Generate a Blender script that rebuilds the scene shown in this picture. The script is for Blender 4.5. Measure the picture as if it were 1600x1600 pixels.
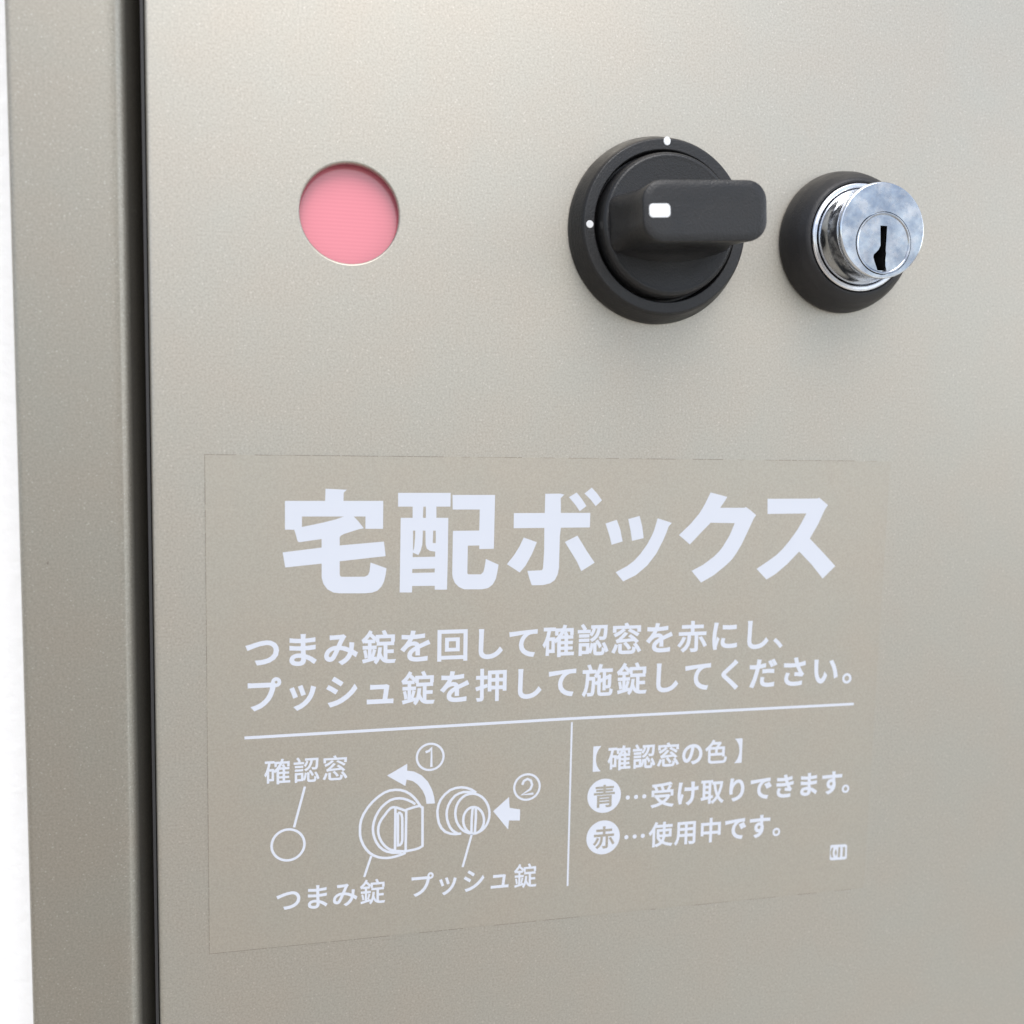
import bpy, bmesh, math, random
from mathutils import Vector, Matrix
from mathutils.geometry import delaunay_2d_cdt

for _o in list(bpy.data.objects):
    bpy.data.objects.remove(_o, do_unlink=True)
SC = bpy.context.scene
COL = SC.collection
MM = 0.001
HEIGHT = 1.15            # the label and lock row sit about 1.15 m above the ground

# ------------------------------------------------------------------ camera
cam_data = bpy.data.cameras.new("camera")
cam = bpy.data.objects.new("camera", cam_data)
COL.objects.link(cam)
RIGHT = Vector((0.97425494, -0.22473183, 0.01796968))
UP = Vector((0.00292514, 0.09229989, 0.99572696))
FWD = Vector((0.22543014, 0.97003935, -0.09058099))
rot = Matrix((RIGHT, UP, -FWD)).transposed()
cam.matrix_world = Matrix.Translation((0, -0.2, HEIGHT)) @ rot.to_4x4()
cam_data.sensor_fit = 'HORIZONTAL'
cam_data.sensor_width = 36.0
cam_data.lens = 36.0 * 1521.3 / 1600.0
cam_data.clip_start = 0.005
cam_data.clip_end = 200.0
cam_data.dof.use_dof = True
cam_data.dof.focus_distance = 0.205
cam_data.dof.aperture_fstop = 11.0
SC.camera = cam

# ------------------------------------------------------------------ world and sun
SUN_ELEV, SUN_AZ = math.radians(52), math.radians(3)    # azimuth seen from the box: to the left of straight ahead
world = bpy.data.worlds.new("World")
SC.world = world
world.use_nodes = True
nt = world.node_tree
nt.nodes.clear()
def node(tree, kind, **kw):
    n = tree.nodes.new(kind)
    for k, v in kw.items():
        setattr(n, k, v)
    return n
w_out = node(nt, 'ShaderNodeOutputWorld')
bg = node(nt, 'ShaderNodeBackground')
bg.inputs['Strength'].default_value = 0.15
sky = node(nt, 'ShaderNodeTexSky', sky_type='NISHITA')
sky.sun_disc = False
sky.sun_elevation = SUN_ELEV
sky.sun_rotation = math.pi - SUN_AZ      # sun stands in front of the door (-Y), to the left
sky.air_density = 1.0
sky.dust_density = 1.5
tc = node(nt, 'ShaderNodeTexCoord')
cl = node(nt, 'ShaderNodeTexNoise')      # broken cloud cover
cl.inputs['Scale'].default_value = 3.2
cl.inputs['Detail'].default_value = 6.0
cl.inputs['Roughness'].default_value = 0.6
nt.links.new(tc.outputs['Generated'], cl.inputs['Vector'])
rp = node(nt, 'ShaderNodeValToRGB')
rp.color_ramp.elements[0].position = 0.40
rp.color_ramp.elements[1].position = 0.62
nt.links.new(cl.outputs['Fac'], rp.inputs['Fac'])
bw = node(nt, 'ShaderNodeRGBToBW')
nt.links.new(sky.outputs['Color'], bw.inputs['Color'])
sc_ = node(nt, 'ShaderNodeVectorMath', operation='SCALE')
sc_.inputs[0].default_value = (0.95, 1.0, 1.07)
mul = node(nt, 'ShaderNodeMath', operation='MULTIPLY')
mul.inputs[1].default_value = 1.2
nt.links.new(bw.outputs['Val'], mul.inputs[0])
# a brighter bank of cloud to the right of the box
xyz = node(nt, 'ShaderNodeSeparateXYZ')
nt.links.new(tc.outputs['Generated'], xyz.inputs['Vector'])
bank = node(nt, 'ShaderNodeMapRange', interpolation_type='SMOOTHSTEP')
for k_, v_ in (('From Min', 0.62), ('From Max', 0.92), ('To Min', 1.0), ('To Max', 5.0)):
    bank.inputs[k_].default_value = v_
nt.links.new(xyz.outputs['X'], bank.inputs['Value'])
mul2 = node(nt, 'ShaderNodeMath', operation='MULTIPLY')
nt.links.new(mul.outputs['Value'], mul2.inputs[0])
nt.links.new(bank.outputs['Result'], mul2.inputs[1])
nt.links.new(mul2.outputs['Value'], sc_.inputs['Scale'])
mx = node(nt, 'ShaderNodeMix', data_type='RGBA')
nt.links.new(rp.outputs['Color'], mx.inputs['Factor'])
nt.links.new(sky.outputs['Color'], mx.inputs['A'])
nt.links.new(sc_.outputs['Vector'], mx.inputs['B'])
nt.links.new(mx.outputs['Result'], bg.inputs['Color'])
nt.links.new(bg.outputs['Background'], w_out.inputs['Surface'])

sun_data = bpy.data.lights.new("sun", 'SUN')
sun_data.energy = 1.6
sun_data.angle = math.radians(40)        # sun through thin cloud: soft shadows
sun_data.color = (1.0, 0.97, 0.93)
sun = bpy.data.objects.new("sun", sun_data)
COL.objects.link(sun)
to_sun = Vector((math.sin(SUN_AZ) * math.cos(SUN_ELEV), -math.cos(SUN_AZ) * math.cos(SUN_ELEV), math.sin(SUN_ELEV)))
sun.rotation_euler = to_sun.to_track_quat('Z', 'Y').to_euler()
sun.location = (-1.0, -2.0, 3.5)

SC.view_settings.view_transform = 'Standard'
SC.view_settings.look = 'None'
SC.view_settings.exposure = 0.4
SC.view_settings.gamma = 1.0
SC.view_settings.use_curve_mapping = False

# ------------------------------------------------------------------ materials
def material(name, base, rough=0.5, metal=0.0, spec=0.5, coat=0.0):
    m = bpy.data.materials.new(name)
    m.use_nodes = True
    b = m.node_tree.nodes['Principled BSDF']
    b.inputs['Base Color'].default_value = (*base, 1)
    b.inputs['Roughness'].default_value = rough
    b.inputs['Metallic'].default_value = metal
    b.inputs['Specular IOR Level'].default_value = spec
    b.inputs['Coat Weight'].default_value = coat
    return m
def bsdf(m):
    return m.node_tree.nodes['Principled BSDF']
def noise(m, scale, detail=2.0, rough=0.5, vec=None):
    t = m.node_tree
    n = node(t, 'ShaderNodeTexNoise')
    n.inputs['Scale'].default_value = scale
    n.inputs['Detail'].default_value = detail
    n.inputs['Roughness'].default_value = rough
    if vec is None:
        c = node(t, 'ShaderNodeTexCoord')
        vec = c.outputs['Object']
    t.links.new(vec, n.inputs['Vector'])
    return n
def bump(m, height, strength, dist):
    t = m.node_tree
    b = node(t, 'ShaderNodeBump')
    b.inputs['Strength'].default_value = strength
    b.inputs['Distance'].default_value = dist
    t.links.new(height, b.inputs['Height'])
    t.links.new(b.outputs['Normal'], bsdf(m).inputs['Normal'])
    return b
def ramp(m, fac, stops):
    t = m.node_tree
    r = node(t, 'ShaderNodeValToRGB')
    e = r.color_ramp.elements
    while len(e) < len(stops):
        e.new(0.5)
    for i, (p, c) in enumerate(stops):
        e[i].position = p
        e[i].color = (*c, 1) if len(c) == 3 else c
    t.links.new(fac, r.inputs['Fac'])
    return r
def mix(m, fac, a, b):
    t = m.node_tree
    x = node(t, 'ShaderNodeMix', data_type='RGBA')
    for s, v in (('Factor', fac), ('A', a), ('B', b)):
        if isinstance(v, (int, float)):
            x.inputs[s].default_value = v
        elif isinstance(v, tuple):
            x.inputs[s].default_value = (*v, 1)
        else:
            t.links.new(v, x.inputs[s])
    return x.outputs['Result']

def paint(name, base, rough, metal, flakes=0.26, grain=0.14):
    """sand-fine champagne metallic paint: grain, a few bright flakes, faint orange peel"""
    m = material(name, base, rough, metal, 0.5)
    t = m.node_tree
    g = noise(m, 2300, 3.0, 0.65)
    lo, hi = tuple(c * (1 - grain) for c in base), tuple(min(1, c * (1 + grain)) for c in base)
    col = ramp(m, g.outputs['Fac'], [(0.30, lo), (0.70, hi)]).outputs['Color']
    big = noise(m, 55, 3.0, 0.55)                      # faint uneven spraying, warm to cool
    tint = ramp(m, big.outputs['Fac'], [(0.35, (1.01, 0.995, 0.985)), (0.65, (0.99, 1.005, 1.01))]).outputs['Color']
    x = node(t, 'ShaderNodeMix', data_type='RGBA', blend_type='MULTIPLY')
    x.inputs['Factor'].default_value = 1.0
    t.links.new(col, x.inputs['A']); t.links.new(tint, x.inputs['B'])
    c = node(t, 'ShaderNodeTexCoord')
    v = node(t, 'ShaderNodeTexVoronoi')
    v.inputs['Scale'].default_value = 4200
    t.links.new(c.outputs['Object'], v.inputs['Vector'])
    sep = node(t, 'ShaderNodeSeparateColor')
    t.links.new(v.outputs['Color'], sep.inputs['Color'])
    fl = ramp(m, sep.outputs['Red'], [(0.975, (0, 0, 0)), (1.0, (flakes,) * 3)])
    col2 = mix(m, fl.outputs['Color'], x.outputs['Result'], (0.82, 0.78, 0.72))
    t.links.new(col2, bsdf(m).inputs['Base Color'])
    bump(m, g.outputs['Fac'], 0.10, 0.00008)
    return m

M = {}
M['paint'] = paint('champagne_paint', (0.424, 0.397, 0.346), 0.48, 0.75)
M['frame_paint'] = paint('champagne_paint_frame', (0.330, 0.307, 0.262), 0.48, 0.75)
M['plaster'] = material('white_plaster', (0.95, 0.95, 0.95), 0.8)
_n = noise(M['plaster'], 300, 4.0); bump(M['plaster'], _n.outputs['Fac'], 0.3, 0.001)
M['rubber'] = material('black_rubber', (0.012, 0.012, 0.013), 0.6)
_n = noise(M['rubber'], 1500, 2.0); bump(M['rubber'], _n.outputs['Fac'], 0.2, 0.0001)
M['trim'] = material('grey_rubber', (0.03, 0.03, 0.031), 0.6)
_n = noise(M['trim'], 1500, 2.0); bump(M['trim'], _n.outputs['Fac'], 0.2, 0.0001)

def plastic(name, base, rough, strength):
    m = material(name, base, rough, 0.0, 0.42)
    g = noise(m, 2400, 2.0, 0.6)
    bump(m, g.outputs['Fac'], strength, 0.0001)
    d = noise(m, 160, 4.0, 0.6)
    r = ramp(m, d.outputs['Fac'], [(0.35, (rough - 0.09,) * 3), (0.7, (rough + 0.12,) * 3)])
    m.node_tree.links.new(r.outputs['Color'], bsdf(m).inputs['Roughness'])
    return m
M['plastic'] = plastic('black_grained_plastic', (0.0145, 0.0143, 0.015), 0.38, 0.8)
M['bezel'] = plastic('black_matt_plastic', (0.021, 0.0205, 0.0215), 0.48, 0.6)
M['white_mark'] = material('white_marking_paint', (0.74, 0.75, 0.76), 0.5)
_n = noise(M['white_mark'], 4000); bump(M['white_mark'], _n.outputs['Fac'], 0.15, 0.00005)

def chrome(name, base, rough, smudge, wave=0.05):
    """plated metal, handled: cloudy finger marks change its gloss and tint"""
    m = material(name, base, rough, 1.0)
    t = m.node_tree
    n = noise(m, 420, 5.0, 0.62)
    r = ramp(m, n.outputs['Fac'], [(0.42, (rough,) * 3), (0.66, (rough + smudge,) * 3)])
    t.links.new(r.outputs['Color'], bsdf(m).inputs['Roughness'])
    n2 = noise(m, 700, 3.0, 0.6)
    c = ramp(m, n2.outputs['Fac'], [(0.35, tuple(v * 0.90 for v in base)), (0.68, base)])
    t.links.new(c.outputs['Color'], bsdf(m).inputs['Base Color'])
    n3 = noise(m, 260, 3.0, 0.55)
    bump(m, n3.outputs['Fac'], wave, 0.0004)
    return m
M['chrome'] = chrome('handled_chrome', (0.70, 0.73, 0.77), 0.06, 0.22)
M['chrome_face'] = chrome('fingermark_sky_chrome', (0.60, 0.63, 0.68), 0.08, 0.32, 0.20)
for _n in M['chrome_face'].node_tree.nodes:      # finger marks and mottled blue-grey sky reflection put into the end face's colour
    if _n.type == 'VALTORGB' and _n.outputs['Color'].links[0].to_socket.name == 'Base Color':
        _n.color_ramp.elements[0].color = (0.30, 0.32, 0.36, 1)
        _n.color_ramp.elements[1].color = (0.56, 0.57, 0.585, 1)
        _n.color_ramp.elements[0].position, _n.color_ramp.elements[1].position = 0.33, 0.68
    if _n.type == 'TEX_NOISE' and abs(_n.inputs['Scale'].default_value - 700) < 1:
        _n.inputs['Scale'].default_value = 230
        _n.inputs['Detail'].default_value = 3.5
M['satin'] = chrome('satin_chrome', (0.75, 0.75, 0.77), 0.18, 0.15)
M['dark'] = material('keyway_black', (0.006, 0.006, 0.006), 0.7)
_n = noise(M['dark'], 2000); bump(M['dark'], _n.outputs['Fac'], 0.2, 0.0001)

M['pink'] = material('translucent_pink_plastic', (0.80, 0.21, 0.27), 0.28, 0.0, 0.6, 1.0)
_t = M['pink'].node_tree
_c = node(_t, 'ShaderNodeTexCoord')
_w = node(_t, 'ShaderNodeTexWave', bands_direction='Z')
_w.inputs['Scale'].default_value = 420
_w.inputs['Distortion'].default_value = 0.6
_t.links.new(_c.outputs['Object'], _w.inputs['Vector'])
bump(M['pink'], _w.outputs['Fac'], 0.03, 0.0001)
_r = ramp(M['pink'], _w.outputs['Fac'], [(0.0, (0.66, 0.170, 0.215)), (1.0, (0.69, 0.184, 0.228))])
_t.links.new(_r.outputs['Color'], bsdf(M['pink']).inputs['Base Color'])

M['print'] = material('white_print', (0.545, 0.57, 0.63), 0.55)
_n = noise(M['print'], 3000, 2.0); bump(M['print'], _n.outputs['Fac'], 0.12, 0.00005)
M['dust'] = material('edge_dust', (0.19, 0.165, 0.135), 0.9)
_n = noise(M['dust'], 2500); bump(M['dust'], _n.outputs['Fac'], 0.2, 0.0001)
M['ground'] = material('concrete_paving', (0.30, 0.26, 0.21), 0.9)
_n = noise(M['ground'], 14, 8.0, 0.65)
_r = ramp(M['ground'], _n.outputs['Fac'], [(0.3, (0.30, 0.265, 0.215)), (0.7, (0.46, 0.41, 0.35))])
M['ground'].node_tree.links.new(_r.outputs['Color'], bsdf(M['ground']).inputs['Base Color'])
M['pale_concrete'] = material('pale_concrete', (0.62, 0.62, 0.58), 0.85)  # pale tone of the added strip that throws light back at the door
_n = noise(M['pale_concrete'], 9, 8.0, 0.6)
_r = ramp(M['pale_concrete'], _n.outputs['Fac'], [(0.3, (0.56, 0.56, 0.52)), (0.7, (0.68, 0.68, 0.64))])
M['pale_concrete'].node_tree.links.new(_r.outputs['Color'], bsdf(M['pale_concrete']).inputs['Base Color'])
M['film'] = paint('matt_printed_film', (0.416, 0.384, 0.328), 0.52, 0.70, 0.08, 0.08)

# ------------------------------------------------------------------ helpers
def link_mesh(name, verts, faces, mat, parent=None, sharp=35.0, scale=MM):
    me = bpy.data.meshes.new(name)
    me.from_pydata([(x * scale, y * scale, z * scale) for x, y, z in verts], [], faces)
    bm = bmesh.new(); bm.from_mesh(me)
    bmesh.ops.remove_doubles(bm, verts=bm.verts, dist=1e-7)
    bmesh.ops.recalc_face_normals(bm, faces=bm.faces)
    bm.to_mesh(me); bm.free()
    me.polygons.foreach_set('use_smooth', [True] * len(me.polygons))
    me.set_sharp_from_angle(angle=math.radians(sharp))
    # faces lying square to the door are flat sheet, the rest are rolled or turned
    for p in me.polygons:
        if abs(p.normal.y) > 0.99999: p.use_smooth = False
    me.materials.append(mat)
    o = bpy.data.objects.new(name, me)
    COL.objects.link(o)
    if parent is not None:
        o.parent = parent
    return o
def tag(o, label=None, category=None, group=None, kind=None):
    for k, v in (('label', label), ('category', category), ('group', group), ('kind', kind)):
        if v:
            o[k] = v
    return o

def lathe(profile, cx, cz, n=128):
    """(radius, height above the door) turned round an axis square to the door"""
    V, F, rings = [], [], []
    for r, h in profile:
        if r < 1e-6:
            rings.append([len(V)]); V.append((cx, -h, cz))
        else:
            rings.append(list(range(len(V), len(V) + n)))
            V += [(cx + r * math.cos(2 * math.pi * i / n), -h, cz + r * math.sin(2 * math.pi * i / n)) for i in range(n)]
    for a, b in zip(rings, rings[1:]):
        for i in range(n):
            j = (i + 1) % n
            if len(a) == 1 and len(b) == 1: continue
            if len(a) == 1: F.append((a[0], b[i], b[j]))
            elif len(b) == 1: F.append((a[i], b[0], a[j]))
            else: F.append((a[i], b[i], b[j], a[j]))
    return V, F
def round_profile(pts, rad, seg=4):
    """round the inner corners of a profile polyline with arcs (rad per corner)"""
    out = [pts[0]]
    for i in range(1, len(pts) - 1):
        p = Vector(pts[i]); a = Vector(pts[i - 1]) - p; b = Vector(pts[i + 1]) - p
        r = min(rad, a.length * 0.45, b.length * 0.45)
        if r < 1e-4: out.append(pts[i]); continue
        p0, p1 = p + a.normalized() * r, p + b.normalized() * r
        for k in range(seg + 1):
            t = k / seg
            q = p0 * (1 - t) ** 2 + p * 2 * t * (1 - t) + p1 * t * t
            out.append((q.x, q.y))
    out.append(pts[-1])
    return out
def sweep_rect(section, x0, x1, z0, z1, closed=False):
    """sweep a section (outward offset, depth y) round a rectangle with mitred corners"""
    V, F = [], []
    n = len(section)
    for sx, sz, x, z in ((-1, -1, x0, z0), (1, -1, x1, z0), (1, 1, x1, z1), (-1, 1, x0, z1)):
        V += [(x + sx * u, y, z + sz * u) for u, y in section]
    for c in range(4):
        d = (c + 1) % 4
        for i in range(n if closed else n - 1):
            j = (i + 1) % n
            F.append((c * n + i, d * n + i, d * n + j, c * n + j))
    return V, F

def area(p):
    return 0.5 * sum(a[0] * b[1] - b[0] * a[1] for a, b in zip(p, p[1:] + p[:1]))
def winding(p, x, y):
    w = 0
    for (x0, y0), (x1, y1) in zip(p, p[1:] + p[:1]):
        if (y0 <= y) != (y1 <= y):
            s = (x1 - x0) * (y - y0) - (x - x0) * (y1 - y0)
            if y1 > y0 and s > 0: w += 1
            elif y1 < y0 and s < 0: w -= 1
    return w
def fill(loops):
    """loops: (weight, closed outline); keeps every triangle whose summed weight is above zero"""
    pts, edges, L = [], [], []
    for wgt, p in loops:
        q = [p[0]]
        for v in p[1:]:
            if abs(v[0] - q[-1][0]) + abs(v[1] - q[-1][1]) > 1e-4: q.append(v)
        if len(q) < 3: continue
        k = len(pts)
        pts += [Vector((x, y)) for x, y in q]
        edges += [(k + i, k + (i + 1) % len(q)) for i in range(len(q))]
        L.append((wgt, q, min(v[0] for v in q), max(v[0] for v in q), min(v[1] for v in q), max(v[1] for v in q)))
    vs, _, fs, *_ = delaunay_2d_cdt(pts, edges, [], 0, 1e-5)
    keep = []
    for f in fs:
        cx = sum(vs[i].x for i in f) / len(f); cy = sum(vs[i].y for i in f) / len(f)
        w = 0
        for wgt, q, xa, xb, ya, yb in L:
            if xa <= cx <= xb and ya <= cy <= yb:
                k = winding(q, cx, cy)
                w += (k if wgt == 0 else wgt * abs(k) * (1 if wgt > 0 else 50))
        if w > 0: keep.append(tuple(f))
    used = sorted({i for f in keep for i in f}); idx = {v: i for i, v in enumerate(used)}
    return [(vs[i].x, vs[i].y) for i in used], [tuple(idx[i] for i in f) for f in keep]
def offset_loop(p, d):
    """grow a closed outline by d (outer loops and counters alike, by their direction)"""
    q = [p[0]]
    for v in p[1:]:
        if math.hypot(v[0] - q[-1][0], v[1] - q[-1][1]) > 1e-4: q.append(v)
    if math.hypot(q[0][0] - q[-1][0], q[0][1] - q[-1][1]) < 1e-4: q.pop()
    out, n = [], len(q)
    for i in range(n):
        a, b, c = q[i - 1], q[i], q[(i + 1) % n]
        d1 = Vector((b[0] - a[0], b[1] - a[1])).normalized(); d2 = Vector((c[0] - b[0], c[1] - b[1])).normalized()
        n1, n2 = Vector((d1.y, -d1.x)), Vector((d2.y, -d2.x))
        h = n1 + n2
        if h.length < 0.3: h = n1
        else: h = h / max(0.35, h.dot(h) / 2.0)
        out.append((b[0] + h.x * d, b[1] + h.y * d))
    return out
def ribbon(p, w, closed=False):
    """stroke a polyline with width w (mitred); returns weighted loops for fill()"""
    n = len(p); L, R = [], []
    for i in range(n):
        a = p[i - 1] if (i > 0 or closed) else None
        c = p[(i + 1) % n] if (i < n - 1 or closed) else None
        b = p[i]
        d1 = Vector((b[0] - a[0], b[1] - a[1])).normalized() if a else None
        d2 = Vector((c[0] - b[0], c[1] - b[1])).normalized() if c else None
        d1 = d1 or d2; d2 = d2 or d1
        n1, n2 = Vector((-d1.y, d1.x)), Vector((-d2.y, d2.x))
        h = n1 + n2
        h = h / max(0.5, h.dot(h) / 2.0) if h.length > 0.3 else n1
        L.append((b[0] + h.x * w / 2, b[1] + h.y * w / 2)); R.append((b[0] - h.x * w / 2, b[1] - h.y * w / 2))
    if closed:
        o, i_ = (L, R) if abs(area(L)) > abs(area(R)) else (R, L)
        return [(1, o), (-1, i_)]
    return [(1, L + R[::-1])]
def circle(cx, cy, r, n=48):
    return [(cx + r * math.cos(2 * math.pi * i / n), cy + r * math.sin(2 * math.pi * i / n)) for i in range(n)]
def disc(cx, cz, r, h0, h1, mat, name, parent, bev=0.08, n=48, sz=1.0):
    V, F = lathe([(0, h0), (r, h0), (r, h1 - bev), (r - bev * 0.4, h1 - bev * 0.3), (r - bev, h1), (0, h1)], cx, cz, n)
    V = [(x, y, cz + (z - cz) * sz) for x, y, z in V]
    return link_mesh(name, V, F, mat, parent)


# ------------------------------------------------------------------ lettering and drawing outlines
HEADING = [  # heading strokes on the sheet, 1/100 mm: (1, filled outline) or (-1, opening)
    (1, [(766,-1382),(1194,-1402),(1129,-1460),(1125,-1646),(758,-1646)]),
    (1, [(-34,-1629),(1930,-1630),(1930,-1951),(-35,-1944)]),
    (1, [(-34,-1629),(302,-1629),(297,-2215),(-36,-2209)]),
    (1, [(1572,-1630),(1930,-1630),(1929,-2205),(1568,-2203)]),
    (1, [(144,-2203),(308,-2156),(720,-2070),(970,-2007),(1158,-1940),(1325,-1940),(1431,-2056),(1537,-2192),(1431,-2212),(1137,-2306),(1075,-2340),(1043,-2374),(689,-2405),(235,-2468),(205,-2426),(180,-2320)]),
    (1, [(-82,-2670),(669,-2583),(1054,-2541),(1948,-2470),(1986,-2773),(1055,-2866),(679,-2910),(-32,-2978)]),
    (1, [(689,-2367),(1050,-2348),(1051,-3130),(1060,-3169),(1097,-3189),(1562,-3193),(1626,-3162),(1657,-3087),(1678,-2903),(2005,-3027),(1989,-3157),(1957,-3298),(1904,-3406),(1819,-3491),(1713,-3528),(1564,-3540),(1056,-3529),(930,-3511),(804,-3441),(725,-3328),(690,-3199)]),
    (1, [(2233,-1464),(3327,-1463),(3326,-1750),(2235,-1748)]),
    (1, [(2536,-1733),(3030,-1734),(3033,-1995),(2538,-1993)]),
    (-1, [(2757,-1751),(2811,-1751),(2813,-1983),(2750,-1983)]),
    (1, [(2291,-1981),(3283,-1985),(3282,-2806),(3274,-3500),(3015,-3495),(3014,-3413),(2540,-3408),(2537,-3544),(2281,-3538)]),
    (-1, [(2547,-2248),(2595,-2249),(2592,-2405),(2576,-2601),(2551,-2676)]),
    (-1, [(2753,-2250),(2807,-2250),(2814,-2538),(2837,-2625),(2903,-2674),(3017,-2693),(3014,-2798),(2545,-2803),(2549,-2709),(2664,-2758),(2711,-2667),(2745,-2537)]),
    (-1, [(2968,-2251),(3023,-2252),(3026,-2514),(2962,-2513)]),
    (-1, [(2541,-3051),(3012,-3048),(3008,-3131),(2537,-3134)]),
    (1, [(3367,-1506),(4273,-1505),(4265,-2646),(3951,-2649),(3950,-2572),(3705,-2574),(3703,-3165),(3729,-3184),(3993,-3188),(4048,-3138),(4076,-3016),(4096,-2861),(4372,-2987),(4352,-3132),(4321,-3288),(4255,-3409),(4155,-3485),(4021,-3509),(3640,-3501),(3529,-3450),(3439,-3360),(3393,-3248),(3381,-3160),(3385,-2259),(3945,-2256),(3950,-1812),(3375,-1811)]),
    (1, [(4687,-1890),(6379,-1890),(6377,-2206),(4688,-2212)]),
    (1, [(5365,-1479),(5699,-1474),(5787,-1498),(5709,-1570),(5729,-2202),(5708,-2395),(5704,-3075),(5678,-3221),(5618,-3341),(5519,-3408),(5358,-3444),(5110,-3446),(5058,-3307),(5005,-3131),(5326,-3122),(5350,-3081),(5367,-2730),(5361,-2199)]),
    (1, [(4912,-2412),(5202,-2516),(5096,-2775),(4965,-3015),(4838,-3162),(4555,-2980),(4703,-2794),(4822,-2604)]),
    (1, [(5824,-2517),(6102,-2382),(6320,-2718),(6505,-2977),(6210,-3156),(6098,-2935)]),
    (1, [(5893,-1551),(6061,-1450),(6190,-1599),(6287,-1744),(6139,-1853),(6042,-1720)]),
    (1, [(6237,-1473),(6398,-1345),(6528,-1478),(6635,-1619),(6497,-1745),(6379,-1604)]),
    (1, [(6731,-2123),(6984,-2044),(7073,-2260),(7132,-2518),(6882,-2589),(6833,-2405)]),
    (1, [(7246,-2028),(7507,-1962),(7574,-2189),(7616,-2449),(7351,-2508),(7304,-2261)]),
    (1, [(7928,-2013),(8265,-2119),(8193,-2193),(8141,-2342),(8068,-2515),(7920,-2799),(7719,-3057),(7465,-3264),(7171,-3400),(6992,-3194),(7251,-3062),(7403,-2953),(7554,-2794),(7704,-2586),(7790,-2425),(7851,-2290)]),
    (1, [(9157,-1445),(9559,-1542),(9514,-1624),(9399,-1787),(9981,-1788),(10022,-1770),(10148,-1851),(10279,-1953),(10224,-2029),(10062,-2382),(9962,-2596),(9834,-2811),(9731,-2949),(9600,-3074),(9311,-3297),(9007,-3461),(8769,-3194),(9032,-3065),(9294,-2880),(9411,-2767),(9501,-2655),(9654,-2404),(9765,-2132),(9184,-2119),(9003,-2298),(8707,-2601),(8442,-2389),(8704,-2146),(8908,-1910),(9033,-1699)]),
    (1, [(10543,-1586),(11776,-1579),(11831,-1561),(12058,-1728),(11987,-1830),(11834,-2164),(11639,-2498),(11981,-2812),(12319,-3141),(12013,-3428),(11711,-3093),(11385,-2791),(11090,-3084),(10821,-3298),(10599,-3423),(10344,-3175),(10640,-2987),(10815,-2869),(10962,-2735),(11108,-2570),(11226,-2417),(11331,-2269),(11409,-2136),(11525,-1919),(10558,-1928)]),
]
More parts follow.
